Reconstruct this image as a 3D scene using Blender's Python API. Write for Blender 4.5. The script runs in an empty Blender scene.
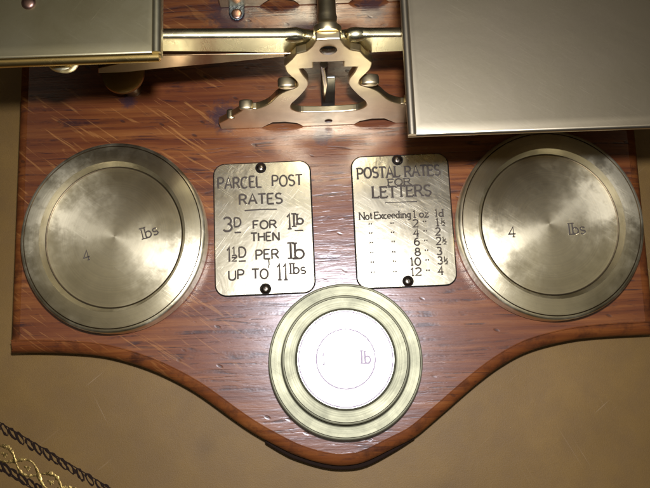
import bpy, bmesh, math, random
from mathutils import Vector, Matrix
random.seed(7)
R = math.radians
PI = math.pi
scene = bpy.context.scene
COL = scene.collection

# ------------------------------------------------------------------ camera numbers (metres)
F = 680.0                       # focal length in photo pixels (650 wide)
TILT, ROLL = R(10.5), R(2.0)
ZB = 0.022                      # top of the wooden base board above the desk
CAM = Vector((0, 0, ZB + 0.40))
r0 = Vector((1, 0, 0)); u0 = Vector((0, math.cos(TILT), math.sin(TILT)))
DIR = Vector((0, math.sin(TILT), -math.cos(TILT)))
RT = r0 * math.cos(ROLL) - u0 * math.sin(ROLL)
UP = u0 * math.cos(ROLL) + r0 * math.sin(ROLL)

def ray(u, v):
    return DIR + RT * ((u - 325) / F) + UP * ((244 - v) / F)
def at(u, v, z):                # sight line meets the level plane z
    d = ray(u, v); return CAM + d * ((z - CAM.z) / d.z)
def atY(u, v, y):               # sight line meets the upright plane y
    d = ray(u, v); return CAM + d * ((y - CAM.y) / d.y)

# ------------------------------------------------------------------ helpers
def link(name, bm, mats, parent=None, loc=(0, 0, 0), rotz=0.0, smooth=None, bevel=None):
    me = bpy.data.meshes.new(name)
    bmesh.ops.recalc_face_normals(bm, faces=bm.faces[:])
    bm.to_mesh(me); bm.free()
    for m in (mats if isinstance(mats, (list, tuple)) else [mats]):
        me.materials.append(m)
    o = bpy.data.objects.new(name, me); COL.objects.link(o)
    o.location = loc; o.rotation_euler = (0, 0, rotz)
    if parent: o.parent = parent
    if smooth is not None:
        for p in me.polygons: p.use_smooth = True
        me.set_sharp_from_angle(angle=R(smooth))
    if bevel:
        b = o.modifiers.new('bevel', 'BEVEL'); b.width = bevel; b.segments = 2
        b.limit_method = 'ANGLE'; b.angle_limit = R(40)
    return o
def thing(name, label, cat, loc=(0, 0, 0), rotz=0, group=None):
    o = bpy.data.objects.new(name, None); COL.objects.link(o)
    o.location = loc; o.rotation_euler = (0, 0, rotz); o.empty_display_size = .02
    o['label'] = label; o['category'] = cat
    if group: o['group'] = group
    return o
def part_label(o, s):
    o['label'] = s; return o

def support(prof, lim=.0012, d=.00012):
    out = [prof[0]]
    for a, b in zip(prof, prof[1:]):
        L = math.hypot(b[0]-a[0], b[1]-a[1])
        if L > lim:
            for t in (d/L, 1 - d/L): out.append((a[0]+(b[0]-a[0])*t, a[1]+(b[1]-a[1])*t))
        out.append(b)
    return out
def lathe(bm, prof, seg=128, M=Matrix.Identity(4), mat=0, dirt_shade=()):
    rings = []
    for r, z in prof:
        if r < 1e-7: rings.append([bm.verts.new(M @ Vector((0, 0, z)))])
        else: rings.append([bm.verts.new(M @ Vector((r * math.cos(2*PI*i/seg), r * math.sin(2*PI*i/seg), z))) for i in range(seg)])
    for ri, (a, b) in enumerate(zip(rings, rings[1:])):
        rm = (prof[ri][0] + prof[ri+1][0])/2
        mi = 1 if any(d0 < rm < d1 for d0, d1 in dirt_shade) and prof[ri][1] > .0024 else mat
        for i in range(seg):
            j = (i + 1) % seg
            if len(a) == 1 and len(b) == 1: continue
            if len(a) == 1: f = bm.faces.new((a[0], b[i], b[j]))
            elif len(b) == 1: f = bm.faces.new((a[i], a[j], b[0]))
            else: f = bm.faces.new((a[i], a[j], b[j], b[i]))
            f.material_index = mi
def box(bm, x0, x1, y0, y1, z0, z1, mat=0):
    v = [bm.verts.new((x, y, z)) for z in (z0, z1) for y in (y0, y1) for x in (x0, x1)]
    for q in ((0, 2, 3, 1), (4, 5, 7, 6), (0, 1, 5, 4), (1, 3, 7, 5), (3, 2, 6, 7), (2, 0, 4, 6)):
        bm.faces.new([v[i] for i in q]).material_index = mat
def prism(bm, pts, z0, z1, mat=0):
    a = [bm.verts.new((x, y, z0)) for x, y in pts]; b = [bm.verts.new((x, y, z1)) for x, y in pts]
    n = len(pts)
    bm.faces.new(a[::-1]).material_index = mat; bm.faces.new(b).material_index = mat
    for i in range(n):
        bm.faces.new((a[i], a[(i+1) % n], b[(i+1) % n], b[i])).material_index = mat
def tube(bm, pts, r, seg=8, flat=1.0, mat=0):
    rings = []
    n = len(pts)
    for i, p in enumerate(pts):
        t = (pts[min(i+1, n-1)] - pts[max(i-1, 0)]).normalized()
        s = t.cross(Vector((0, 0, 1)))
        s = s.normalized() if s.length > 1e-6 else Vector((1, 0, 0))
        w = s.cross(t).normalized()
        rr = r[i] if isinstance(r, (list, tuple)) else r
        rings.append([bm.verts.new(p + s * rr * math.cos(2*PI*k/seg) + w * rr * flat * math.sin(2*PI*k/seg)) for k in range(seg)])
    for a, b in zip(rings, rings[1:]):
        for k in range(seg):
            bm.faces.new((a[k], a[(k+1) % seg], b[(k+1) % seg], b[k])).material_index = mat
    bm.faces.new(rings[0][::-1]).material_index = mat; bm.faces.new(rings[-1]).material_index = mat
def spline(pts, n=6):
    out = []
    P = [Vector(p) for p in pts]
    for i in range(len(P) - 1):
        p0 = P[max(i-1, 0)]; p1 = P[i]; p2 = P[i+1]; p3 = P[min(i+2, len(P)-1)]
        for k in range(n):
            t = k / n
            out.append(0.5 * ((2*p1) + (p2-p0)*t + (2*p0-5*p1+4*p2-p3)*t*t + (3*p1-p0-3*p2+p3)*t*t*t))
    out.append(P[-1]); return out
def rrect(w, h, r, n=8):
    pts = []
    for cx, cy, a in ((w/2-r, h/2-r, 0), (-w/2+r, h/2-r, 90), (-w/2+r, -h/2+r, 180), (w/2-r, -h/2+r, 270)):
        for k in range(n+1):
            t = R(a + 90*k/n); pts.append((cx + r*math.cos(t), cy + r*math.sin(t)))
    return pts

# ------------------------------------------------------------------ materials
class NT:
    def __init__(s, name):
        s.m = bpy.data.materials.new(name); s.m.use_nodes = True
        s.t = s.m.node_tree; s.p = s.t.nodes['Principled BSDF']
    def n(s, ty, **kw):
        nd = s.t.nodes.new(ty)
        for k, v in kw.items():
            if k.startswith('_'): setattr(nd, k[1:], v)
            else: nd.inputs[k.replace('#', ' ')].default_value = v
        return nd
    def l(s, a, b): s.t.links.new(a, b)
    def coord(s, scale=(1, 1, 1), rot=0.0, src=None):
        if src is None:
            src = s.n('ShaderNodeTexCoord').outputs['Object']
        if rot:
            m0 = s.n('ShaderNodeMapping'); m0.inputs['Rotation'].default_value = (0, 0, rot); s.l(src, m0.inputs['Vector']); src = m0.outputs['Vector']
        mp = s.n('ShaderNodeMapping'); mp.inputs['Scale'].default_value = scale
        s.l(src, mp.inputs['Vector']); return mp.outputs['Vector']
    def noise(s, vec, scale, detail=4, rough=.5, dist=0):
        nd = s.n('ShaderNodeTexNoise'); nd.inputs['Scale'].default_value = scale; nd.inputs['Detail'].default_value = detail
        nd.inputs['Roughness'].default_value = rough; nd.inputs['Distortion'].default_value = dist
        s.l(vec, nd.inputs['Vector']); return nd.outputs['Fac']
    def ramp(s, fac, stops):
        nd = s.n('ShaderNodeValToRGB'); e = nd.color_ramp.elements
        while len(e) < len(stops): e.new(.5)
        for el, (p, c) in zip(e, stops):
            el.position = p; el.color = (c, c, c, 1) if isinstance(c, (int, float)) else (*c, 1)
        s.l(fac, nd.inputs['Fac']); return nd.outputs['Color']
    def mix(s, fac, a, b, mode='MIX'):
        nd = s.n('ShaderNodeMix', _data_type='RGBA', _blend_type=mode)
        for sock, v in ((nd.inputs['Factor'], fac), (nd.inputs['A'], a), (nd.inputs['B'], b)):
            if sock.name != 'Factor': sock = nd.inputs[6 if sock.name == 'A' else 7]
            if hasattr(v, 'node'): s.l(v, sock)
            elif isinstance(v, (int, float)): sock.default_value = v
            else: sock.default_value = (*v, 1)
        return nd.outputs[2]
    def math(s, op, a, b=0.0, c=None, clamp=False):
        nd = s.n('ShaderNodeMath', _operation=op); nd.use_clamp = clamp
        for i, v in enumerate((a, b) if c is None else (a, b, c)):
            if hasattr(v, 'node'): s.l(v, nd.inputs[i])
            else: nd.inputs[i].default_value = v
        return nd.outputs[0]
    def bump(s, h, strength, dist, prev=None):
        nd = s.n('ShaderNodeBump'); nd.inputs['Strength'].default_value = strength; nd.inputs['Distance'].default_value = dist
        s.l(h, nd.inputs['Height'])
        if prev: s.l(prev, nd.inputs['Normal'])
        return nd.outputs['Normal']
    def set(s, **kw):
        for k, v in kw.items():
            sock = s.p.inputs[k.replace('_', ' ')]
            if hasattr(v, 'node'): s.l(v, sock)
            elif isinstance(v, tuple) and len(v) == 3: sock.default_value = (*v, 1)
            else: sock.default_value = v

def brass(name, c1, c2, rough=(.25, .40), aniso=0.0, wav=0.0, wavscale=40, scratch=.5, spots=.35, cscale=45, rings=0.0):
    k = NT(name); v = k.coord()
    oi = k.n('ShaderNodeObjectInfo'); va = k.n('ShaderNodeVectorMath', _operation='ADD')   # every piece wears differently
    k.l(v, va.inputs[0]); k.l(oi.outputs['Random'], va.inputs[1]); vr = va.outputs[0]
    n1 = k.noise(vr, cscale, 6, .6, .4); n2 = k.noise(v, 420, 3, .6)
    col = k.mix(k.ramp(n1, ((.32, 0), (.68, 1))), c1, c2)
    sp = k.ramp(k.noise(vr, 900, 3, .7), ((.66, 0), (.74, 1)))
    col = k.mix(k.math('MULTIPLY', sp, spots), col, (c1[0]*.35, c1[1]*.33, c1[2]*.3))
    # fine hairline scratches in two directions
    s1 = k.noise(k.coord((60, 2600, 60), R(35), vr), 1, 2, .5); s2 = k.noise(k.coord((70, 2200, 70), R(-52), vr), 1, 2, .5)
    sc = k.math('MAXIMUM', k.ramp(s1, ((.62, 0), (.72, 1))), k.ramp(s2, ((.66, 0), (.76, 1))))
    ro = k.math('MULTIPLY_ADD', k.ramp(n1, ((.3, 0), (.7, 1))), rough[1]-rough[0], rough[0])
    ro = k.math('MULTIPLY_ADD', sc, .10*scratch, ro)
    nm = k.bump(sc, .25*scratch, .00008)
    nm = k.bump(n2, .10, .0001, nm)
    if wav: nm = k.bump(k.noise(v, wavscale, 3, .55, .6), wav, .002, nm)
    if rings:      # lathe marks : fine circles of their own tone
        rl = k.n('ShaderNodeVectorMath', _operation='LENGTH'); k.l(v, rl.inputs[0])
        cx = k.n('ShaderNodeCombineXYZ'); k.l(rl.outputs['Value'], cx.inputs[0])
        rn = k.noise(cx.outputs[0], 900, 4, .7)
        col = k.mix(k.math('MULTIPLY', k.ramp(rn, ((.40, 0), (.66, 1))), rings), col, tuple(x*.55 for x in c2))
        ro = k.math('MULTIPLY_ADD', rn, .12*rings, ro)
        nm = k.bump(rn, .10*rings, .00006, nm)
    k.set(Base_Color=col, Metallic=1.0, Roughness=ro, Normal=nm)
    if aniso:
        ln_ = k.n('ShaderNodeVectorMath', _operation='LENGTH'); k.l(v, ln_.inputs[0])
        an = k.n('ShaderNodeMapRange'); k.l(ln_.outputs['Value'], an.inputs[0])
        an.inputs[1].default_value = .004; an.inputs[2].default_value = .035; an.inputs[3].default_value = aniso*.35; an.inputs[4].default_value = aniso
        arot = k.math('MULTIPLY_ADD', k.noise(v, 70, 5, .65), .22, .14)
        tg = k.n('ShaderNodeTangent', _direction_type='RADIAL', _axis='Z')
        k.set(Anisotropic=an.outputs[0], Anisotropic_Rotation=arot, Tangent=tg.outputs[0])
    return k.m

M = {}
M['weight'] = brass('turned_brass', (.86, .77, .52), (.70, .62, .42), (.30, .345), aniso=.74, scratch=.35, rings=.26)
M['weight_small'] = brass('dull_turned_brass', (.46, .44, .285), (.31, .30, .20), (.53, .62), aniso=.3, scratch=.4, rings=.5)
M['weight_top'] = brass('polished_brass', (.74, .72, .60), (.66, .65, .54), (.30, .34), aniso=.3, scratch=.3)
M['plate'] = brass('engraved_plate_brass', (.82, .75, .55), (.42, .38, .28), (.21, .31), wav=.13, wavscale=60, scratch=.5, cscale=60)
M['frame'] = brass('cast_brass', (.86, .72, .42), (.70, .58, .35), (.27, .40), wav=.05, wavscale=60, scratch=.4)
M['dark_brass'] = brass('shaded_brass', (.40, .28, .11), (.30, .21, .09), (.28, .42), scratch=.3)  # stop stud: the shade under the small pan is put into this brown
M['beam'] = brass('beam_brass', (.86, .77, .47), (.72, .66, .42), (.22, .32), wav=.05, wavscale=90, scratch=.5)
M['pan'] = brass('pan_brass', (.76, .67, .48), (.50, .42, .30), (.30, .40), wav=.09, wavscale=16, scratch=.2, spots=.2, cscale=13)
M['pan_grey'] = brass('weight_pan_brass', (.62, .55, .33), (.48, .43, .27), (.30, .42), wav=.04, wavscale=18, scratch=.3, spots=.2, cscale=25)
M['lever'] = brass('lever_brass', (.34, .22, .12), (.26, .17, .09), (.16, .24), scratch=.3)  # copper-brown: the oak reflected in the lever is put into its colour
M['edge_gold'] = brass('flash_lit_brass_edge', (.85, .62, .22), (.75, .52, .18), (.22, .32), scratch=.4)  # deeper gold than the pan: flash and board reflection painted in
M['screw'] = brass('old_screw', (.26, .22, .17), (.16, .13, .10), (.22, .34), scratch=.2)
M['steel'] = brass('dull_steel', (.30, .31, .28), (.22, .23, .21), (.35, .5), scratch=.3)
M['copper'] = brass('copper_screw', (.42, .24, .17), (.30, .19, .15), (.30, .45), scratch=.3)
M['verdigris'] = brass('verdigris_metal', (.13, .15, .17), (.08, .095, .11), (.4, .55), scratch=.2, wav=.3, wavscale=300)

def plain(name, c, rough=.5, metal=0.0, spec=.5):
    k = NT(name); v = k.coord(); n = k.noise(v, 600, 3)
    k.set(Base_Color=k.mix(n, tuple(x*.75 for x in c), tuple(x*1.2 for x in c)), Roughness=rough, Metallic=metal, Specular_IOR_Level=spec); return k.m
M['ink'] = plain('engraved_patina', (.085, .068, .054), .8, .0, .15)
M['ink_pale'] = plain('glared_engraving', (.42, .34, .40), .8, 0, .2)  # pale mauve ink: the flash glare is put into its colour
M['inkedge'] = plain('engraved_lip', (.75, .70, .56), .30, 1.0)

M['groove_dirt_shade'] = brass('groove_tarnish_shade', (.20, .15, .08), (.08, .06, .035), (.35, .5), scratch=.1)  # outer groove tarnish; the dish foot's shadow edge is painted with it too
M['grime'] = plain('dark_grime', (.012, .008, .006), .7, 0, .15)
def wood(name, edge=False):
    k = NT(name)
    tc = k.n('ShaderNodeTexCoord').outputs['Object']
    sep = k.n('ShaderNodeSeparateXYZ'); k.l(tc, sep.inputs[0])
    # warp a little so that the grain is not ruler straight
    wn = k.n('ShaderNodeTexNoise'); wn.inputs['Scale'].default_value = 9; wn.inputs['Detail'].default_value = 3
    k.l(tc, wn.inputs['Vector'])
    vm = k.n('ShaderNodeVectorMath', _operation='MULTIPLY_ADD'); k.l(wn.outputs['Color'], vm.inputs[0])
    vm.inputs[1].default_value = (.0, .006, .0); k.l(tc, vm.inputs[2])
    w = vm.outputs[0]
    g1 = k.noise(k.coord((7, 210, 7), 0, w), 1, 6, .62, .2)
    g2 = k.noise(k.coord((45, 1100, 45), 0, w), 1, 4, .6)
    big = k.noise(tc, 14, 4, .55)
    col = k.ramp(g1, ((.30, (.085, .023, .008)), (.45, (.150, .042, .011)), (.58, (.225, .073, .017)), (.74, (.305, .115, .029))))
    col = k.mix(k.ramp(big, ((.35, 0), (.7, .55))), col, (.115, .026, .010))
    # pores : short dark dashes along the grain
    p1 = k.ramp(k.noise(k.coord((55, 900, 55), 0, w), 1, 3, .6), ((.60, 0), (.70, 1)))
    pm = k.ramp(k.noise(tc, 26, 3), ((.38, .15), (.62, 1)))
    pores = k.math('MULTIPLY', p1, pm)
    col = k.mix(k.math('MULTIPLY', pores, .72), col, (.035, .014, .014))
    gl = k.noise(k.coord((5, 95, 5), 0, w), 1, 3, .55, .4)
    ln = k.ramp(k.math('ABSOLUTE', k.math('SUBTRACT', gl, .5)), ((.006, 1), (.030, 0)))
    ln = k.math('MULTIPLY', ln, k.ramp(k.noise(k.coord((40, 60, 40)), 1, 4, .7), ((.45, 0), (.60, 1))))
    col = k.mix(k.math('MULTIPLY', ln, .75), col, (.022, .009, .012))
    # medullary flecks : pale slanting streaks, mostly at the left of the board
    f1 = k.ramp(k.noise(k.coord((30, 330, 30), R(36), w), 1, 2, .45, 1.3), ((.60, 0), (.67, 1)))
    mr = k.n('ShaderNodeMapRange'); k.l(sep.outputs['X'], mr.inputs[0])
    mr.inputs[1].default_value = .0; mr.inputs[2].default_value = -.09; mr.inputs[3].default_value = .10; mr.inputs[4].default_value = 1
    my = k.n('ShaderNodeMapRange'); k.l(sep.outputs['Y'], my.inputs[0])
    my.inputs[1].default_value = -.03; my.inputs[2].default_value = .07; my.inputs[3].default_value = .35; my.inputs[4].default_value = 1
    fm = k.math('MULTIPLY', k.ramp(k.noise(tc, 22, 2), ((.36, .1), (.50, 1))), k.math('MULTIPLY', mr.outputs[0], my.outputs[0]))
    fl = k.math('MULTIPLY', f1, fm)
    col = k.mix(k.math('MULTIPLY', fl, .42), col, (.52, .235, .065))
    # dents and knocks
    vo = k.n('ShaderNodeTexVoronoi'); vo.inputs['Scale'].default_value = 85; vo.inputs['Randomness'].default_value = 1
    k.l(k.coord((1, 2.2, 1), R(24), w), vo.inputs['Vector'])
    cs = k.n('ShaderNodeSeparateColor'); k.l(vo.outputs['Color'], cs.inputs[0])
    dn = k.math('MULTIPLY', k.ramp(vo.outputs['Distance'], ((.10, 1), (.20, 0))), k.ramp(cs.outputs[0], ((.74, 0), (.80, 1))))
    col = k.mix(k.math('MULTIPLY', dn, .7), col, (.03, .014, .012))
    # ink / verdigris stains at the screwed feet, plus the stop stud's painted shadow
    stain_shade = None
    for (u, v, rad) in ((232, 14, .020), (224, 117, .012), (300, 24, .014), (128, 101, .006), (322, 134, .008), (372, 8, .012)):
        c = at(u, v, ZB)
        vd = k.n('ShaderNodeVectorMath', _operation='DISTANCE'); k.l(tc, vd.inputs[0]); vd.inputs[1].default_value = (c.x, c.y, 0)
        d = k.math('ADD', k.math('DIVIDE', vd.outputs['Value'], rad), k.math('MULTIPLY_ADD', k.noise(tc, 260, 4, .65), 1.6, -.8))
        mk = k.ramp(d, ((.45, 1), (1.0, 0)))
        stain_shade = mk if stain_shade is None else k.math('MAXIMUM', stain_shade, mk)
    col = k.mix(k.math('MULTIPLY', stain_shade, .70), col, (.022, .020, .034))
    if edge:
        col = k.mix(.30, col, (.17, .058, .015))
        col = k.mix(k.ramp(k.noise(tc, 55, 5, .7), ((.50, 0), (.68, .75))), col, (.035, .014, .008))
    ht = k.math('SUBTRACT', g2, k.math('MULTIPLY', k.math('MAXIMUM', pores, ln), 1.2))
    ht = k.math('SUBTRACT', ht, k.math('MULTIPLY', dn, 2.0))
    nm = k.bump(ht, .45, .0002)
    nm = k.bump(big, .25, .002, nm)
    ro = k.math('MULTIPLY_ADD', g1, .2, .40)
    k.set(Base_Color=col, Roughness=ro, Normal=nm, Specular_IOR_Level=.05, Coat_Weight=(.10 if edge else 1.0), Coat_Roughness=.265, Coat_IOR=1.68)
    cn = k.bump(k.noise(k.coord((60, 340, 60), 0, w), 1, 4, .6), .28, .0004)
    cn = k.bump(ht, .25, .00015, cn)
    k.l(cn, k.p.inputs['Coat Normal'])
    return k.m
M['wood'] = wood('polished_oak'); M['wood_edge'] = wood('worn_oak_edge', True)
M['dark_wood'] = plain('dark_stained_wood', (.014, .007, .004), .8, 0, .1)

def leather():
    k = NT('tan_desk_leather'); v = k.coord()
    a = k.noise(v, 11, 5, .6, .3); b = k.noise(v, 60, 5, .65); g = k.noise(v, 1300, 4, .7)
    col = k.ramp(a, ((.3, (.165, .093, .023)), (.55, (.208, .119, .030)), (.75, (.240, .140, .038))))
    col = k.mix(k.ramp(b, ((.35, .35), (.6, 0))), col, (.155, .090, .035))
    col = k.mix(k.ramp(g, ((.35, .30), (.62, 0))), col, (.12, .070, .022))
    s1 = k.ramp(k.noise(k.coord((14, 900, 14), R(62)), 1, 2, .5), ((.70, 0), (.76, 1)))
    s2 = k.ramp(k.noise(k.coord((16, 700, 16), R(-38)), 1, 2, .5), ((.70, 0), (.76, 1)))
    sc = k.math('MULTIPLY', k.math('MAXIMUM', s1, s2), k.ramp(k.noise(v, 17, 2), ((.45, 0), (.62, 1))))
    col = k.mix(k.math('MULTIPLY', sc, .45), col, (.42, .30, .19))
    vo = k.n('ShaderNodeTexVoronoi'); vo.inputs['Scale'].default_value = 28; k.l(v, vo.inputs['Vector'])
    cs = k.n('ShaderNodeSeparateColor'); k.l(vo.outputs['Color'], cs.inputs[0])
    st = k.math('MULTIPLY', k.ramp(vo.outputs['Distance'], ((.06, 1), (.26, 0))), k.ramp(cs.outputs[0], ((.80, 0), (.9, 1))))
    col = k.mix(k.math('MULTIPLY', st, .25), col, (.07, .040, .018))
    nm = k.bump(g, .5, .00025); nm = k.bump(b, .2, .0008, nm)
    k.set(Base_Color=col, Roughness=.52, Normal=nm, Specular_IOR_Level=.35)
    return k.m
M['leather'] = leather()
M['gilt'] = brass('gilt_tooling', (.72, .52, .17), (.26, .17, .06), (.34, .50), wav=.4, wavscale=300, scratch=.5, spots=.9, cscale=500)
M['tooling'] = plain('blind_tooling', (.020, .011, .007), .8, 0, .1)

# ------------------------------------------------------------------ engraved stroke lettering
def arc(cx, cy, rx, ry, a0, a1, n=12):
    return [(cx + rx*math.cos(R(a0+(a1-a0)*i/n)), cy + ry*math.sin(R(a0+(a1-a0)*i/n))) for i in range(n+1)]
GL = {   # glyph: (advance width, strokes) for cap height 1
 'A': (.80, [[(.06, 0), (.40, 1), (.74, 0)], [(.19, .36), (.61, .36)]]),
 'C': (.80, [arc(.42, .5, .34, .5, 45, 315, 18)]),
 'D': (.78, [[(.10, 0), (.10, 1)], [(.10, 1), (.32, 1)] + arc(.34, .5, .36, .5, 90, -90, 14) + [(.10, 0)]]),
 'E': (.68, [[(.10, 0), (.10, 1)], [(.10, 1), (.60, 1)], [(.10, .52), (.50, .52)], [(.10, 0), (.62, 0)]]),
 'F': (.64, [[(.10, 0), (.10, 1)], [(.10, 1), (.58, 1)], [(.10, .52), (.48, .52)]]),
 'H': (.80, [[(.10, 0), (.10, 1)], [(.70, 0), (.70, 1)], [(.10, .52), (.70, .52)]]),
 'L': (.64, [[(.10, 1), (.10, 0)], [(.10, 0), (.58, 0)]]),
 'N': (.82, [[(.10, 0), (.10, 1)], [(.10, 1), (.72, 0)], [(.72, 0), (.72, 1)]]),
 'O': (.84, [arc(.42, .5, .34, .5, 0, 360, 24)]),
 'P': (.70, [[(.10, 0), (.10, 1)], [(.10, 1), (.36, 1)] + arc(.37, .74, .25, .26, 90, -90, 10) + [(.10, .48)]]),
 'R': (.76, [[(.10, 0), (.10, 1)], [(.10, 1), (.36, 1)] + arc(.37, .75, .25, .25, 90, -90, 10) + [(.10, .50)], [(.38, .50), (.68, 0)]]),
 'S': (.68, [arc(.34, .75, .24, .25, 30, 270, 12) + arc(.34, .25, .26, .25, 90, -150, 12)]),
 'T': (.72, [[(.36, 0), (.36, 1)], [(.04, 1), (.68, 1)]]),
 'U': (.78, [[(.10, 1), (.10, .32)] + arc(.39, .32, .29, .32, 180, 360, 12) + [(.68, 1)]]),
 '1': (.46, [[(.12, .80), (.25, 1), (.25, 0)]]),
 '2': (.62, [arc(.30, .72, .24, .28, 165, -35, 12) + [(.05, 0), (.56, 0)]]),
 '3': (.62, [arc(.27, .74, .23, .26, 150, -75, 12), arc(.27, .27, .27, .27, 85, -150, 12)]),
 '4': (.66, [[(.44, 0), (.44, 1), (.04, .30), (.62, .30)]]),
 '6': (.64, [[(.50, .97)] + arc(.42, .45, .36, .53, 100, 180, 7) + arc(.31, .30, .25, .30, 180, 540, 18)]),
 '8': (.62, [arc(.31, .75, .20, .24, 0, 360, 16), arc(.31, .26, .26, .26, 0, 360, 16)]),
 '0': (.64, [arc(.32, .5, .25, .5, 0, 360, 20)]),
 'l': (.28, [[(.14, 1), (.14, 0)]]),
 'b': (.58, [[(.10, 1), (.10, 0)], arc(.29, .29, .21, .29, 170, -170, 16)]),
 'd': (.58, [[(.48, 1), (.48, 0)], arc(.28, .29, .20, .29, 10, 350, 16)]),
 's': (.48, [arc(.24, .45, .16, .16, 30, 270, 9) + arc(.24, .15, .18, .16, 90, -150, 9)]),
 'o': (.58, [arc(.29, .30, .22, .30, 0, 360, 16)]),
 'z': (.50, [[(.06, .6), (.44, .6), (.06, 0), (.46, 0)]]),
 't': (.40, [[(.18, .90), (.18, .12), (.34, .02)], [(.04, .60), (.36, .60)]]),
 'x': (.52, [[(.06, .6), (.46, 0)], [(.46, .6), (.06, 0)]]),
 'c': (.50, [arc(.28, .30, .22, .30, 50, 310, 12)]),
 'e': (.54, [[(.07, .32), (.47, .32)] + arc(.27, .30, .21, .30, 5, 315, 14)]),
 'i': (.28, [[(.14, .6), (.14, 0)], [(.14, .82), (.14, .92)]]),
 'n': (.58, [[(.10, .6), (.10, 0)], arc(.29, .38, .19, .22, 170, 0, 8) + [(.48, 0)]]),
 'g': (.56, [arc(.27, .32, .20, .27, 0, 360, 14), [(.47, .6), (.47, -.15)] + arc(.27, -.15, .20, .18, 0, -140, 7)]),
 '"': (.44, [[(.12, .62), (.09, .40)], [(.32, .62), (.29, .40)]]),
 '/': (.40, [[(.02, -.05), (.38, .95)]]),
 '_': (.50, [[(0, 0), (.50, 0)]]),
 '.': (.24, [[(.10, .02), (.13, .08)]]), ' ': (.40, []),
}
def ribbon(bm, pts, w, h, b):
    n = len(pts); rows = []
    P = [Vector((x, y, 0)) for x, y in pts]
    closed = (P[0] - P[-1]).length < 1e-6 and n > 3
    for i in range(n):
        if closed:
            a = P[i-1] if i > 0 else P[n-2]; c = P[i+1] if i < n-1 else P[1]
        else:
            a = P[max(i-1, 0)]; c = P[min(i+1, n-1)]
        d1 = (P[i]-a); d2 = (c-P[i])
        d1 = d1.normalized() if d1.length > 1e-9 else d2.normalized(); d2 = d2.normalized() if d2.length > 1e-9 else d1
        t = (d1 + d2); t = t.normalized() if t.length > 1e-3 else d1
        s = Vector((-t.y, t.x, 0)); k = 1 / max(.55, abs(s.dot(Vector((-d1.y, d1.x, 0)))))
        w_ = w * random.uniform(.85, 1.2)
        rows.append([bm.verts.new(P[i] + s*o*k + Vector((0, 0, z))) for o, z in ((-w_/2-b, 0), (-w_/2, h), (w_/2, h), (w_/2+b, 0))])
    for p, q in zip(rows, rows[1:]):
        for j in range(3):
            bm.faces.new((p[j], q[j], q[j+1], p[j+1])).material_index = 0 if j == 1 else 1
    if not closed:
        bm.faces.new(rows[0]).material_index = 1; bm.faces.new(rows[-1][::-1]).material_index = 1
def write(bm, s, x0, x1, yc, h, w=.00042, serif=False, slant=0.0, edge=.00020, hgt=.00012):
    """s is fitted between x0 and x1, cap height h, centred on yc"""
    w *= 1.02
    tot = sum(GL[c][0] for c in s); x = x0; k = (x1 - x0) / tot
    for c in s:
        adv, st = GL[c]
        jy = random.uniform(-.03, .03) * h
        for q in st:
            f = lambda p: (x + p[0]*k + slant*p[1]*h, yc + (p[1]-.5)*h + jy)
            ribbon(bm, [f(p) for p in q], w, hgt*random.uniform(.9, 1.1), edge)
            if serif and c not in '"/_.':
                for e, nb in ((q[0], q[1]), (q[-1], q[-2])):
                    if (Vector(q[0]) - Vector(q[-1])).length < 1e-6: continue
                    if abs(e[1]-nb[1]) > 1.2*abs(e[0]-nb[0]) and min(abs(e[1]), abs(e[1]-1), abs(e[1]-.6)) < .04:
                        l = .12
                        ribbon(bm, [f((e[0]-l, e[1])), f((e[0]+l, e[1]))], w*.7, hgt*.85, edge)
                    elif c in 'EFTLCSz' and abs(e[0]-nb[0]) > abs(e[1]-nb[1]) and e[0] > .3:
                        sg = -1 if e[1] > .7 else 1
                        ribbon(bm, [f(e), f((e[0], e[1]+sg*.16))], w*.7, hgt*.85, edge)
        x += adv * k

# ------------------------------------------------------------------ desk top
def grid_plane(bm, x0, x1, y0, y1, z):
    v = [bm.verts.new(p) for p in ((x0, y0, z), (x1, y0, z), (x1, y1, z), (x0, y1, z))]; bm.faces.new(v)
bm = bmesh.new(); grid_plane(bm, -.75, .75, -.6, .75, 0)
desk = link('tabletop', bm, M['leather']); desk['kind'] = 'structure'
desk['label'] = 'worn tan leather desk top with scratches'
# tooled border crossing the near left corner
A = at(3.7, 428.6, 0); B = at(103, 487.7, 0)
bd = (B - A); bd.z = 0; bd.normalize(); bn = Vector((bd.y, -bd.x, 0))      # bn points to the outer (near) side
gc = at(25.8, 467, 0); goff = (gc - A).dot(bn)
c2 = at(20, 477.5, 0); coff = (c2 - A).dot(bn)
bm = bmesh.new()
for off in (0, coff):
    s = -.14
    while s < .16:
        L = .0062 * random.uniform(.85, 1.15)
        c = A + bd*s + bn*(off + random.uniform(-.0002, .0002)) + Vector((0, 0, .0001))
        ang = R(24 + random.uniform(-6, 6)); e1 = bd*math.cos(ang) + bn*math.sin(ang); e2 = bd*-math.sin(ang) + bn*math.cos(ang)
        ring = [c + e1*(.0040*math.cos(2*PI*i/14)) + e2*(.0013*math.sin(2*PI*i/14)) for i in range(15)]
        tube(bm, ring, [.00066*random.uniform(.35, 1.5) for _ in ring], 6, .18)
        s += L
    tube(bm, [A + bd*t*.01 + bn*(off+.0019*(1 if off else -1)) + Vector((0, 0, .0001)) for t in range(-14, 17)], .00030, 6, .4)
o = link('tooled_chain_border', bm, M['tooling'], desk, smooth=60)
bm = bmesh.new()
WL = .0330
for ph in (0, PI):
    pts, rad = [], []
    s = -.14
    while s < .16:
        a = 2*PI*s/WL/1.0 + ph
        pts.append(A + bd*s + bn*(goff + .0042*math.sin(a)) + Vector((0, 0, .00012 + .0001*math.cos(a))))
        rad.append((.00100 + .00045*math.cos(2*a+ph))*random.uniform(.45, 1.2)); s += .0007
    tube(bm, pts, rad, 6, .22)
s = -.14
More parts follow.
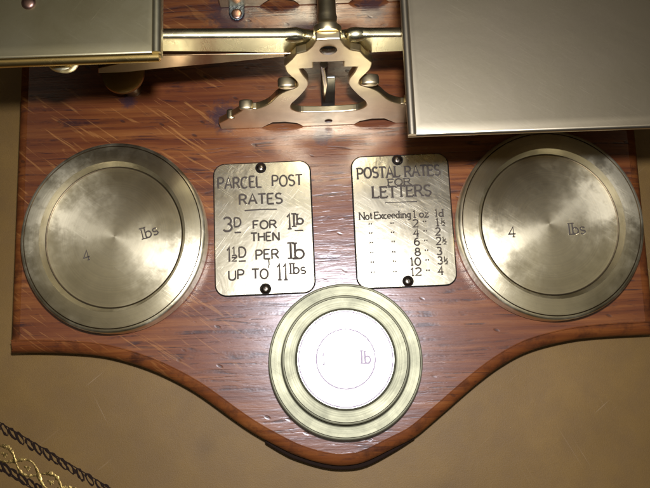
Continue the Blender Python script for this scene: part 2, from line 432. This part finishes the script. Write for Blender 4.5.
while s < .16:      # little leaf at every crossing
    c = A + bd*s + bn*goff + Vector((0, 0, .0004))
    for a in (-40, 0, 40, 180):
        e = bd*math.cos(R(a)) + bn*math.sin(R(a))
        tube(bm, [c, c + e*.0011, c + e*.0022], [.0003, .0009*random.uniform(.7, 1.1), .0002], 6, .2)
    s += WL/2
o = link('gilt_scroll_border', bm, M['gilt'], desk, smooth=60)

# ------------------------------------------------------------------ the scale
scale = thing('postal_scale', 'antique brass postal scale on a shaped oak base board with engraved rate plates', 'postal scale', (0, 0, 0))

# base board outline (near edge is a double curve with a rounded lobe)
low = [(9.6, 353), (38, 352.5), (85, 354.5), (116, 359.5), (154, 372), (193, 392), (231, 419), (250, 432), (270, 443.5), (295, 456), (323, 464.5),
       (345, 466.5), (366, 462.5), (392, 450), (415, 438), (438, 419), (477, 385), (504, 365), (531, 351), (566, 341.5), (600, 337), (656, 334)]
lowp = [at(u, v, ZB - .004) for u, v in low]
sm = spline([(p.x, p.y, 0) for p in lowp], 5)
YBACK = .300
pl_ = at(20.5, 66, ZB - .004); pr_ = at(642.5, 168, ZB)
l0, r0_ = sm[0], sm[-1]
kx = (pl_.x - l0.x) / (pl_.y - l0.y)
lt = Vector((l0.x + kx*(YBACK - l0.y), YBACK, 0))
rt = Vector((r0_.x + (pr_.x - r0_.x)/(pr_.y - r0_.y)*(YBACK - r0_.y), YBACK, 0))
def subdiv(a, b, n): return [a.lerp(b, i/n) for i in range(1, n)]
outline = sm + subdiv(r0_, rt, 12) + [rt] + subdiv(rt, lt, 12) + [lt] + subdiv(lt, l0, 12)
def inset(pts, d):
    n = len(pts); out = []
    for i in range(n):
        a, b, c = pts[i-1], pts[i], pts[(i+1) % n]
        n1 = Vector((-(b-a).y, (b-a).x, 0)).normalized(); n2 = Vector((-(c-b).y, (c-b).x, 0)).normalized()
        m = (n1+n2).normalized(); out.append(b + m * (d / max(.5, m.dot(n1))))
    return out
bm = bmesh.new()
prof = [(.0035, -.020), (.0012, -.0175), (0, -.014), (0, -.0075), (.0006, -.0048), (.0018, -.0030), (.0034, -.0018), (.0052, -.0011), (.0066, -.0010), (.0068, -.0001), (.0074, 0)]
rings = [[bm.verts.new((p.x, p.y, z)) for p in inset(outline, d)] for d, z in prof]
n = len(outline)
for a, b in zip(rings, rings[1:]):
    for i in range(n):
        bm.faces.new((a[i], a[(i+1) % n], b[(i+1) % n], b[i])).material_index = 1
bm.faces.new(rings[-1]).material_index = 0
bm.faces.new(rings[0][::-1]).material_index = 1
board = link('base_board', bm, [M['wood'], M['wood_edge']], scale, (0, 0, ZB), smooth=38)
board.data.polygons[len(board.data.polygons)-2].use_smooth = False
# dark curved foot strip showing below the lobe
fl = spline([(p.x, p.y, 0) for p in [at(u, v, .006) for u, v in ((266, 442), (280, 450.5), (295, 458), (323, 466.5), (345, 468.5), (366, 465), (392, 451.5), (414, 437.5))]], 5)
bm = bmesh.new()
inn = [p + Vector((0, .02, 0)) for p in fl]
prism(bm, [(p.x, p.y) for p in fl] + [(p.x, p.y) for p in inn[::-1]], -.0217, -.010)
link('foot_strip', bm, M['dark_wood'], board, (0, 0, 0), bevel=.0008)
# corner bun feet (carry the board above the leather)
for (x, y) in ((l0.x+.03, l0.y+.03), (r0_.x-.03, r0_.y+.03), (lt.x+.03, lt.y-.03), (rt.x-.03, rt.y-.03)):
    bm = bmesh.new(); lathe(bm, [(0, -.0219), (.010, -.0219), (.012, -.0208), (.012, -.0199)], 24)
    link('foot', bm, M['dark_wood'], board, (x, y, 0))

# ------------------------------------------------------------------ rate plates
def screw_bm(r, h, seg=32, slot=True):
    bm = bmesh.new()
    lathe(bm, [(0, h), (r*.35, h*.98), (r*.70, h*.80), (r*.93, h*.42), (r, 0)], seg)
    return bm
def plate(u, v, yaw, w, h, label, texts, screws):
    c = at(u, v, ZB + .0012)
    bm = bmesh.new()
    pts = rrect(w, h, .0068); ins = rrect(w - .0008, h - .0008, .0064)
    a = [bm.verts.new((x, y, 0)) for x, y in pts]; b = [bm.verts.new((x, y, .0009)) for x, y in pts]; t = [bm.verts.new((x, y, .0012)) for x, y in ins]
    n = len(pts)
    for p, q in ((a, b), (b, t)):
        for i in range(n): bm.faces.new((p[i], p[(i+1) % n], q[(i+1) % n], q[i]))
    bm.faces.new(t)
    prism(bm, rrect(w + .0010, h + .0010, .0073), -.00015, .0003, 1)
    o = link('rate_plate', bm, [M['plate'], M['grime']], scale, (c.x, c.y, ZB + .0002), yaw)
    part_label(o, label)
    bm = bmesh.new(); texts(bm)
    link('engraved_lettering', bm, [M['ink'], M['inkedge']], o, (0, 0, .00122))
    for y in screws:
        sb = screw_bm(.0027, .0013)
        prism(sb, [(.0034*math.cos(2*PI*i/24), .0034*math.sin(2*PI*i/24)) for i in range(24)], -.00005, .00006, 1)
        box(sb, -.0019, .0019, -.00022, .00022, .0009, .00135, 1)
        s = link('screw', sb, [M['screw'], M['grime']], o, (screws[y], y, .0013), random.uniform(0, 3), smooth=40)
    # dark grime line round the plate
    return o
K = .0586 / 97 / 3.05           # metres per lettering unit
KY = .0808 / 131 / 3.05
def T1(bm):
    X = lambda x: (x - 178) * K
    Y = lambda y: (250 - y) * KY
    W = lambda s, x0, x1, y, h, **kw: write(bm, s, X(x0), X(x1), Y(y), h*KY, **kw)
    W('PARCEL', 40, 178, 110, 34, w=.00075); W('POST', 206, 303, 110, 33, w=.00062)
    W('RATES', 104, 240, 163, 31, w=.00072)
    ribbon(bm, [(X(122), Y(197)), (X(171), Y(195.5)), (X(220), Y(197))], .00055, .00006, .00012)
    W('3', 55, 86, 236, 42, w=.00085); W('D', 87, 112, 232, 27, w=.0006); W('_', 90, 110, 256, 12, w=.0006)
    W('FOR', 144, 220, 242, 24, w=.0006)
    W('1', 245, 268, 235, 44, w=.0009, serif=True); W('l', 262, 280, 232, 38, w=.0008, serif=True); W('b', 276, 302, 231, 30, w=.0007, serif=True); W('_', 272, 298, 259, 12, w=.0005)
    W('THEN', 138, 227, 279, 25, w=.0006)
    W('1', 62, 82, 327, 42, w=.0009); W('1', 79, 94, 316, 20, w=.0005); W('_', 80, 96, 332, 10, w=.00045); W('2', 80, 97, 339, 18, w=.0005)
    W('D', 99, 125, 322, 30, w=.0006); W('_', 101, 122, 344, 10, w=.0005)
    W('PER', 150, 224, 332, 28, w=.0006)
    W('l', 246, 270, 325, 46, w=.0009, serif=True); W('b', 264, 302, 325, 46, w=.0009, serif=True)
    W('UP', 67, 118, 389, 28, w=.0006); W('TO', 138, 190, 389, 28, w=.0006)
    W('1', 210, 233, 386, 46, w=.0009, serif=True); W('1', 228, 251, 386, 46, w=.0009, serif=True)
    W('lbs', 250, 302, 378, 30, w=.0006, serif=True)
    # maker's tick
    ribbon(bm, [(X(190), Y(345)), (X(192), Y(362)), (X(189), Y(372))], .0005, .00006, .0001)
plate(263.5, 227.3, R(.6), .0588, .0808, 'plate engraved PARCEL POST RATES, the brighter plate nearer the left weight', T1, {.0370: -.0006, -.0372: .0002})
def T2(bm):
    X = lambda x: (x - 192) * K
    Y = lambda y: (243 - y) * KY
    W = lambda s, x0, x1, y, h, **kw: write(bm, s, X(x0), X(x1), Y(y), h*KY, serif=True, **kw)
    W('POSTAL', 58, 192, 95, 32, w=.00078); W('RATES', 204, 316, 95, 32, w=.00078)
    W('FOR', 150, 224, 127, 20, w=.00048)
    W('LETTERS', 101, 284, 156, 33, w=.00076)
    ribbon(bm, [(X(140), Y(189)), (X(238), Y(189))], .0004, .00006, .0001)
    W('Not', 58, 100, 227, 21, w=.00040); W('Exceeding', 104, 216, 227, 20, w=.00036); W('1', 219, 234, 227, 21, w=.00042)
    W('oz', 240, 270, 227, 21, w=.0004); W('1d', 286, 316, 227, 21, w=.00042)
    for y, nn, pp in ((255, '2', '1h'), (283, '4', '2'), (311, '6', '2h'), (341, '8', '3'), (370, '10', '3h'), (400, '12', '4')):
        for x in (92, 158): W('"', x-7, x+7, y-3, 22, w=.0004)
        W('"', 249, 264, y-3, 22, w=.0004)
        W(nn, 238 - 18*len(nn), 238, y, 22, w=.00048)
        W(pp[0], 286, 303, y, 22, w=.00048)
        if len(pp) > 1:
            W('1', 303, 313, y-5, 10, w=.00026); W('/', 303, 317, y, 12, w=.0002); W('2', 309, 318, y+6, 9, w=.00024)
plate(403.2, 219.8, R(.4), .0588, .0808, 'plate engraved POSTAL RATES FOR LETTERS, partly in the shadow of the large pan', T2, {.0374: -.0012, -.0372: .0005})

# ------------------------------------------------------------------ trestles
Y0 = at(328.6, 125.6, ZB).y; X0 = at(328.6, 125.6, ZB).x
def tp(u, v): p = atY(u, v, Y0); return Vector((p.x - X0, p.z - ZB, 0))
cap = [(327, 39.5), (316, 40.2), (311.6, 47), (306, 51.5), (296, 54), (291.5, 59.5)]
s_out = [(284.3, 66), (286.6, 72.3), (293, 78), (297.3, 83.2), (296, 87.5), (285.5, 91.5), (277.8, 95.8), (268, 104.5), (256, 109), (247, 108.5), (239, 112.5), (229, 118.5), (218.8, 123.6)]
bot = [(219.8, 126.8), (261, 125.0), (273, 122.6), (285, 122.0), (297, 123.5), (303, 125.8), (328.6, 125.6)]
s_in = [(328.6, 112.3), (312, 112.4), (301, 112.2), (294.5, 110.6), (290.8, 108), (291.5, 104.2), (298.7, 97.5), (307.3, 87.5), (308.2, 81.2), (303, 74.6), (300, 69)]
notch = [(313.6, 68.3), (313, 62.5), (327, 62.2)]
def half():
    P = [tp(*p) for p in cap]
    P[0].x = 0
    P += spline([tp(*p) for p in s_out], 4)
    b = [tp(*p) for p in bot]; b[-1].x = 0
    for q in b: q.y = max(q.y, 0.0)
    b[0].y = b[1].y = b[-1].y = 0; b[-2].y = 0
    P += b
    i = [tp(*p) for p in s_in]; i[0].x = 0
    P += [i[0]] + spline(i[1:], 4)
    q = [tp(*p) for p in notch]; q[-1].x = 0
    return P + q
HP = half()
CAPZ = HP[0].y
print('trestle height', CAPZ, 'Y0', Y0, 'X0', X0)
TH = .0042
def trestle(name, y, back):
    bm = bmesh.new()
    for sg in (1, -1):
        f_ = [bm.verts.new((sg*p.x, 0, p.y)) for p in HP]; g_ = [bm.verts.new((sg*p.x, TH, p.y)) for p in HP]
        m = len(HP)
        bm.faces.new(f_); bm.faces.new(g_[::-1])
        for i in range(m):
            j = (i+1) % m
            if abs(HP[i].x) < 1e-6 and abs(HP[j].x) < 1e-6: continue
            bm.faces.new((f_[i], f_[j], g_[j], g_[i]))
    bmesh.ops.remove_doubles(bm, verts=bm.verts[:], dist=1e-6)
    t = link(name, bm, M['frame'], scale, (X0, y, ZB + .0002), bevel=.0006)
    # rounded scrolls
    for sg in (1, -1):
        for (u, v, r) in ((287, 87.0, .0044), (246, 108.8, .0036), (231, 118, .0024)):
            p = tp(u, v)
            bm = bmesh.new()
            Mx = Matrix.Translation((sg*p.x, -.0008, p.y)) @ Matrix.Diagonal((1.12, 1, .55, 1)) @ Matrix.Rotation(-PI/2, 4, 'X')
            lathe(bm, [(0, .0002), (r*.75, .0002), (r*.95, .0007), (r, .0014), (r, TH+.0006), (r*.93, TH+.0014), (r*.7, TH+.0018), (0, TH+.0018)], 24, Mx)
            link('scroll', bm, M['frame'], t, smooth=40)
        # screwed lug on the inner side of the foot
        lx = at(237, 15, ZB).x - X0
        yy = -.0062 if back else TH + .0050
        bm = bmesh.new()
        shield = [(-.0048, .0035), (-.0050, -.0030), (-.0036, -.0062), (-.0012, -.0078), (.0012, -.0078), (.0036, -.0062), (.0050, -.0030), (.0048, .0035)]
        yd = 1 if back else -1
        prism(bm, [(x, yd*yv) for x, yv in shield], 0, .0016)
        g = link('mounting_lug', bm, M['verdigris'], t, ((lx if sg == 1 else -lx), yy + yd*.0042, .0001), bevel=.0005)
        bm = screw_bm(.0034, .0006); s = link('lug_screw', bm, M['copper'], t, ((lx if sg == 1 else -lx), yy + yd*.0008, .0017), smooth=40)
    # flush screws on the face
    bm = bmesh.new(); c = tp(327, 50.5)
    lathe(bm, [(0, .0012), (.0025, .0010), (.0038, .0004), (.0042, 0)], 28, Matrix.Translation((0, -.0001, c.y)) @ Matrix.Rotation(PI/2, 4, 'X'))
    link('pivot_screw', bm, M['screw'], t, smooth=40)
    bm = bmesh.new(); c = tp(329, 121)
    lathe(bm, [(0, .0004), (.0020, .0003), (.0024, 0)], 24, Matrix.Translation((0, -.0001, c.y)) @ Matrix.Rotation(PI/2, 4, 'X'))
    link('base_screw', bm, M['screw'], t, smooth=40)
    return t
trestle('trestle', Y0, False)
YB = at(260, 6.5, ZB).y
trestle('trestle', YB, True)

# tie rod between the trestle caps
ZR = ZB + CAPZ - .0035
bm = bmesh.new()
Mr = Matrix.Rotation(-PI/2, 4, 'X')
L = YB - Y0 - TH
lathe(bm, [(0, 0), (.0062, 0), (.0066, .0010), (.0066, .0030), (.0052, .0042), (.0044, .0060), (.0048, .0085), (.0043, .0105), (.0043, L-.010), (.0062, L-.003), (.0062, L), (0, L)], 40, Mr)
link('tie_rod', bm, M['frame'], scale, (X0 - .0002, Y0 + TH, ZR), smooth=40)

# ------------------------------------------------------------------ beam (balance arms lean a little down to the right)
def beam_section(hw, top):   # (y, z) closed profile: bead on top of a flat web
    pts = [(0, -top*1.0), (0, -.0022)]
    for k in range(9):
        a = R(200 - 220*k/8); pts.append((.0022 + .0025*math.cos(a), -.0004 + .0014*math.sin(a)))
    pts += [(.0042, -.0022), (.0042, -top*1.0)]
    return pts
YF = Y0 + TH + .0006
def beam_x(u, v): return atY(u, v, YF)
ptsB = []
for (u, v, top) in ((60, 38, .0095), (165, 37.5, .0098), (240, 37.2, .0105), (285, 37, .0118), (296, 36, .0135), (306, 38, .0150), (327, 40, .0155), (347, 38, .0150), (357, 36, .0135), (370, 36.5, .0118), (420, 36, .0105), (560, 32, .0095)):
    p = beam_x(u, v)
    ptsB.append((p.x, p.z, top*1.38))
print('beam z', [round(p[1]-ZB, 4) for p in ptsB])
bm = bmesh.new(); prev = None
for x, z, top in ptsB:
    ring = [bm.verts.new((x, YF + (y if 1 else 0), z + dz)) for y, dz in beam_section(.002, top)]
    if prev:
        m = len(ring)
        for i in range(m): bm.faces.new((prev[i], prev[(i+1) % m], ring[(i+1) % m], ring[i]))
    else: bm.faces.new(ring)
    prev = ring
bm.faces.new(prev[::-1])
beam = link('beam', bm, M['beam'], scale, smooth=35)
# turned swellings where the arms leave the hub
for (u, v, s) in ((296, 35.5, 1), (356, 34.5, 1), (306, 44, .8), (346, 43, .8)):
    p = atY(u, v, YF + .002)
    bm = bmesh.new()
    lathe(bm, [(0, -.006*s), (.0018*s, -.0056*s), (.0032*s, -.003*s), (.0036*s, 0), (.0030*s, .003*s), (.0016*s, .0058*s), (0, .0062*s)], 24,
          Matrix.Translation(p) @ Matrix.Rotation(PI/2, 4, 'Y'))
    link('beam_swelling', bm, M['beam'], beam, smooth=60)

# lower lever of the left arm with its round stop
YL = YF - .0004
face = [(98, 68.3), (155, 55.5), (300, 53.5), (300, 55.8), (275, 57.6), (250, 60.2), (225, 62.7), (200, 65.0), (175, 67.2), (150, 69.6), (135, 71.4), (120, 72.6), (98, 73.3)]
fp = [atY(u, v, YL) for u, v in face]
bm = bmesh.new()
fa = [bm.verts.new((p.x, YL, p.z)) for p in fp]; fb = [bm.verts.new((p.x, YL + .0035, p.z)) for p in fp]
bm.faces.new(fa); bm.faces.new(fb[::-1])
for i in range(len(fp)):
    j = (i + 1) % len(fp); bm.faces.new((fa[i], fa[j], fb[j], fb[i]))
lever = link('lower_lever', bm, M['lever'], scale, bevel=.0004)
# round brass stop standing on the board under the end of the lever
pc = at(122.5, 72.5, ZB + .022)
bm = bmesh.new(); lathe(bm, [(0, 0), (.0062, 0), (.0064, .001), (.0060, .0025), (.0060, .006), (.0062, .014), (.0095, .0175), (.0122, .0185), (.0128, .0198), (.0124, .0212), (.0105, .0218), (0, .0219)], 48)
link('stop_stud', bm, M['dark_brass'], scale, (pc.x, pc.y, ZB + .0002), smooth=40)

# needle and its guide behind the front trestle
YP = Y0 + TH + .004
n0 = atY(324, 64, YP); n1 = atY(324.5, 101, YP)
bm = bmesh.new(); tube(bm, [Vector((n0.x, YP, n0.z)), Vector((n0.x, YP, (n0.z+n1.z)/2)), Vector((n1.x, YP, n1.z))], [.0022, .0018, .0004], 10)
link('pointer_needle', bm, M['screw'], scale, smooth=60)
g0 = atY(328, 110, YP + .004)
bm = bmesh.new(); box(bm, g0.x - .0040, g0.x + .0042, YP + .003, YP + .0045, ZB + .0003, ZB + .045)
link('needle_guide', bm, M['steel'], scale, bevel=.0005)

# ------------------------------------------------------------------ pans
def pan(name, corner, other, w, d, z, mat, lip_side, thick, label, tilt=0.0, yaw=0.0):
    """corner = near corner towards the middle; w to the side, d to the back"""
    o = bpy.data.objects.new(name, None)
    bm = bmesh.new()
    sx = 1 if lip_side < 0 else -1     # pan extends towards sx
    pts = [(0, 0), (sx*w, 0), (sx*w, d), (0, d)]
    rr = .0014
    # sheet with rounded, slightly turned-down border
    n = 5; prof = [(0, -thick), (0, -rr)] + [(rr*(1-math.cos(R(90*k/n))), -rr*(1-math.sin(R(90*k/n)))) for k in range(1, n+1)] + [(.0060, .0000)]
    rings = []
    for ins, dz in prof:
        rings.append([bm.verts.new((sx*ins, ins, dz)), bm.verts.new((sx*(w-ins), ins, dz)), bm.verts.new((sx*(w-ins), d-ins, dz)), bm.verts.new((sx*ins, d-ins, dz))])
    for a, b in zip(rings, rings[1:]):
        for i in range(4): bm.faces.new((a[i], a[(i+1) % 4], b[(i+1) % 4], b[i]))
    bm.faces.new(rings[-1]); bm.faces.new(rings[0][::-1])
    p = link(name, bm, mat, scale, (corner.x, corner.y, z), yaw, smooth=30)
    p.rotation_euler.y = tilt
    part_label(p, label)
    if thick > .003:
        bm = bmesh.new()
        tube(bm, [Vector((sx*(.0008 + (w-.002)*i/10), -.0004, -.0021)) for i in range(11)], .0021, 16, 1.0)
        link('turned_edge', bm, M['edge_gold'], p, smooth=50)
    # rolled lip along the inner side
    bm = bmesh.new()
    tube(bm, [Vector((sx*.0016, .0002 + (d-.0004)*i/10, .0003)) for i in range(11)], .0019, 16, 1.0)
    link('rolled_lip', bm, mat, p, smooth=50)
    return p
ZP1, ZP2 = ZB + .120, ZB + .142
cR = at(408.5, 136, ZP1)
eR = at(650, 127.5, ZP1); yawR = math.atan2(eR.y - cR.y, eR.x - cR.x)
panR = pan('goods_pan', cR, None, .18, .16, ZP1, M['pan'], -1, .0018, 'large plain grey brass pan on the right arm', 0, yawR)
cL = at(160.5, 53.5, ZP2)
eL = at(0, 59.5, ZP2); yawL = math.atan2(cL.y - eL.y, cL.x - eL.x)
panL = pan('weights_pan', cL, None, .14, .13, ZP2, M['pan_grey'], 1, .0042, 'smaller olive grey pan with a screw on the left arm', 0, yawL)
q = at(27.5, 1.5, ZP2 + .001)
link('pan_screw', screw_bm(.0030, .0012), M['copper'], panL, tuple(Matrix.Rotation(-yawL, 3, 'Z') @ (Vector((q.x, q.y, 0)) - Vector((cL.x, cL.y, 0))) + Vector((0, 0, .0001))), smooth=40)
# cup bracket showing under the near edge of the small pan
q = at(64, 62.0, ZP2 - .012)
bm = bmesh.new(); lathe(bm, [(0, .002), (.0045, .001), (.0060, .0035), (.0072, .0030), (.0074, .0010), (.0058, -.003), (0, -.004)], 40)
link('pan_bracket', bm, M['beam'], panL, tuple(Matrix.Rotation(-yawL, 3, 'Z') @ (Vector((q.x, q.y + .002, 0)) - Vector((cL.x, cL.y, 0))) + Vector((0, 0, -.012))), smooth=40)
# pan posts standing on the arms
for pn, u, dz in ((panR, 470, ZP1), (panL, 95, ZP2)):
    b = atY(u, 37, YF)
    bm = bmesh.new(); lathe(bm, [(0, -.018), (.004, -.018), (.004, -.0055), (.009, -.0050), (.009, -.0045), (0, -.0045)], 24)
    link('pan_post', bm, M['beam'], pn, tuple(Matrix.Rotation(-pn.rotation_euler.z, 3, 'Z') @ (Vector((b.x, YF + .02, 0)) - Vector((pn.location.x, pn.location.y, 0)))), smooth=40)

# ------------------------------------------------------------------ weights
GRP = 'brass disc weights on the oak board'
def disc_profile(Rr, H, dish, depth, k=1.0, dome=.0002):
    return [(0, 0), (Rr-.0010*k, 0), (Rr-.0003*k, .0005), (Rr, .0022), (Rr, H-.0014*k), (Rr-.0002*k, H-.0008*k), (Rr-.0006*k, H-.0003*k), (Rr-.0012*k, H),
            (Rr-.0020*k, H+.00015*k), (Rr-.0023*k, H-.0002), (Rr-.0026*k, H+.0002*k)] + [
            (Rr-.0026*k + (dish+.0005*k-Rr+.0026*k)*j/6, H + .0002*k + .0008*(k if k == 1 else 0)*math.sin(PI/2*j/6)) for j in range(1, 7)] + [
            (dish+.0001*k, H+.0003*k),
            (dish-.0016*k, H-depth*.86), (dish-.0024*k, H-depth), (dish*.6, H-depth-dome), (0, H-depth-dome)]
def weight(label, c, Rr, H, dish, depth, mat, z, rot=0, marks=None, k=1.0):
    t = thing('brass_weight', label, 'weight', (c.x, c.y, z), rot, GRP)
    if k == 1: t.scale = (1, 1.05, 1)
    bm = bmesh.new(); lathe(bm, support(disc_profile(Rr, H, dish, depth, k)), 192, dirt_shade=((Rr-.0026*k, Rr-.0020*k), (dish-.0026*k, dish-.0019*k)))
    link('disc_body', bm, [mat, M['groove_dirt_shade']], t, smooth=50)
    if marks:
        for nm_, f in marks:
            bm = bmesh.new(); f(bm)
            link(nm_, bm, [M['ink'], M['inkedge']], t, (0, 0, H - depth - .00018))
    return t
HW = .0135
c = at(112.6, 235.5, ZB + HW); rw = (at(205, 236, ZB+HW) - at(20.2, 236, ZB+HW)).length/2
print('4lb radius', rw)
mm = lambda a, b: (at(*a, ZB+HW) - at(*b, ZB+HW))
def marks4(o4, olbs, ang):
    def mk(s, oc, h, wd):
        def f(bm):
            write(bm, s, -wd/2, wd/2, 0, h, w=.00058, serif=True, edge=.00014)
            bm.transform(Matrix.Translation((oc.x, oc.y, 0)) @ Matrix.Rotation(ang, 4, 'Z'))
        return f
    return [('stamped_numeral', mk('4', o4, .0056, .0044)), ('stamped_unit', mk('lbs', olbs, .0062, .0108))]
weight('brass 4 lbs weight at the left, its stamped mark slanting, under the small pan', c, rw, HW, rw*.780, .0032, M['weight'], ZB + .0002, 0,
       marks4(mm((84.5, 253.5), (112.6, 235.5)), mm((147.5, 230.5), (112.6, 235.5)), R(17)))
c = at(551.3, 222.6, ZB + HW)
weight('brass 4 lbs weight at the right, its mark level, half shaded by the large pan', c, rw, HW, rw*.780, .0032, M['weight'], ZB + .0002, 0,
       marks4(mm((513.5, 230.5), (551.3, 222.6)), mm((578.5, 227), (551.3, 222.6)), R(1)))
c1 = at(345.5, 360.5, ZB + .012); px = lambda r: (at(345.5 + r, 360, ZB + .014) - at(345.5, 360, ZB + .014)).length
weight('widest brass weight under the stack at the rounded front of the board', c1, px(77.5), .0130, px(64.6), .0032, M['weight_small'], ZB + .0002, k=.6)
c2_ = at(345.7, 359, ZB + .016)
z2 = ZB + .0002 + .0130 - .0032 + .0001
weight('middle brass weight of the stack, a ring round the top weight', c2_, px(63.8), .0068, px(50.3), .0030, M['weight_small'], z2, 1.0, k=.6)
z3 = z2 + .0068 - .0030 + .0001
tw = thing('brass_weight', 'smallest brass weight on top of the stack, marked lb and shining white', 'weight', (c2_.x, c2_.y, z3), 0, GRP)
r3 = px(49.3)
bm = bmesh.new()
lathe(bm, support([(0, 0), (r3-.001, 0), (r3-.0002, .0006), (r3, .0012), (r3, .0032), (r3-.0002, .0038), (r3-.0007, .0041), (0, .0041)]), 160)
link('disc_body', bm, M['weight_top'], tw, smooth=50)
for nm_, s_, u, v, h, wd in (('stamped_numeral', '1', 323.5, 359, .0062, .0026), ('stamped_unit', 'lb.', 367, 357, .0068, .0082)):
    oc = at(u, v, ZB+.016) - at(345.7, 359, ZB+.016); bm = bmesh.new()
    write(bm, s_, oc.x - wd/2, oc.x + wd/2, oc.y, h, w=.00085, serif=True, edge=.0001)
    link(nm_, bm, [M['ink_pale'], M['inkedge']], tw, (0, 0, .00412))
rr = px(29.2); bm = bmesh.new()
ribbon(bm, [(rr*math.cos(2*PI*i/96), rr*math.sin(2*PI*i/96)) for i in range(97)], .00065, .00005, .0001)
link('engraved_ring', bm, [M['ink_pale'], M['inkedge']], tw, (0, 0, .00412))
rr = px(46.6); bm = bmesh.new()
ribbon(bm, [(rr*math.cos(2*PI*i/128), rr*math.sin(2*PI*i/128)) for i in range(129)], .00055, .00004, .0001)
link('engraved_ring', bm, [M['ink_pale'], M['inkedge']], tw, (0, 0, .00412))

# ------------------------------------------------------------------ light: camera flash above the lens + dim room
fl_ = bpy.data.lights.new('flash', 'SPOT'); fl_.energy = 8.7; fl_.color = (.96, .975, 1.10); fl_.shadow_soft_size = .008
fl_.spot_size = R(96); fl_.spot_blend = 1.0
fo = bpy.data.objects.new('camera_flash', fl_); COL.objects.link(fo)
fo.location = (.008, .0445, CAM.z + .004)
tgt = Vector((.0, .03, ZB)); fo.rotation_euler = (tgt - fo.location).to_track_quat('-Z', 'Y').to_euler()

w = bpy.data.worlds.new('World'); scene.world = w; w.use_nodes = True
nt = w.node_tree; bg = nt.nodes['Background']
tc = nt.nodes.new('ShaderNodeTexCoord'); sp = nt.nodes.new('ShaderNodeSeparateXYZ'); nt.links.new(tc.outputs['Generated'], sp.inputs[0])
rp = nt.nodes.new('ShaderNodeValToRGB'); nt.links.new(sp.outputs['Z'], rp.inputs['Fac'])
e = rp.color_ramp.elements
e[0].position = .0; e[0].color = (.010, .008, .006, 1)
e[1].position = 1.0; e[1].color = (.60, .60, .57, 1)
for p, c_ in ((.60, (.010, .008, .006, 1)), (.80, (.018, .016, .013, 1)), (.87, (.14, .135, .12, 1)), (.94, (.44, .435, .40, 1))):
    x = e.new(p); x.color = c_
nz = nt.nodes.new('ShaderNodeTexNoise'); nz.inputs['Scale'].default_value = 5.0; nz.inputs['Detail'].default_value = 2
nt.links.new(tc.outputs['Generated'], nz.inputs['Vector'])
mx = nt.nodes.new('ShaderNodeMix'); mx.data_type = 'RGBA'; mx.blend_type = 'MULTIPLY'; mx.inputs['Factor'].default_value = 1.0
r2 = nt.nodes.new('ShaderNodeValToRGB'); r2.color_ramp.elements[0].position = .36; r2.color_ramp.elements[0].color = (.20, .12, .06, 1); r2.color_ramp.elements[1].position = .64; r2.color_ramp.elements[1].color = (1.75, 1.72, 1.60, 1)
x = r2.color_ramp.elements.new(.48); x.color = (.70, .60, .44, 1)
nt.links.new(nz.outputs['Fac'], r2.inputs['Fac']); nt.links.new(rp.outputs['Color'], mx.inputs[6]); nt.links.new(r2.outputs['Color'], mx.inputs[7])
nt.links.new(mx.outputs[2], bg.inputs['Color']); bg.inputs['Strength'].default_value = 1.0

# ------------------------------------------------------------------ camera
cd = bpy.data.cameras.new('camera'); cam = bpy.data.objects.new('camera', cd); COL.objects.link(cam)
cd.sensor_width = 36; cd.sensor_fit = 'HORIZONTAL'; cd.lens = F/650*36; cd.clip_start = .01; cd.clip_end = 20
back = -DIR
Mc = Matrix(((RT.x, UP.x, back.x, CAM.x), (RT.y, UP.y, back.y, CAM.y), (RT.z, UP.z, back.z, CAM.z), (0, 0, 0, 1)))
cam.matrix_world = Mc
scene.camera = cam
vs = scene.view_settings; vs.view_transform = 'Standard'; vs.look = 'None'; vs.exposure = 0; vs.gamma = 1; vs.use_curve_mapping = False
scene.render.engine = 'CYCLES'; scene.cycles.use_denoising = True
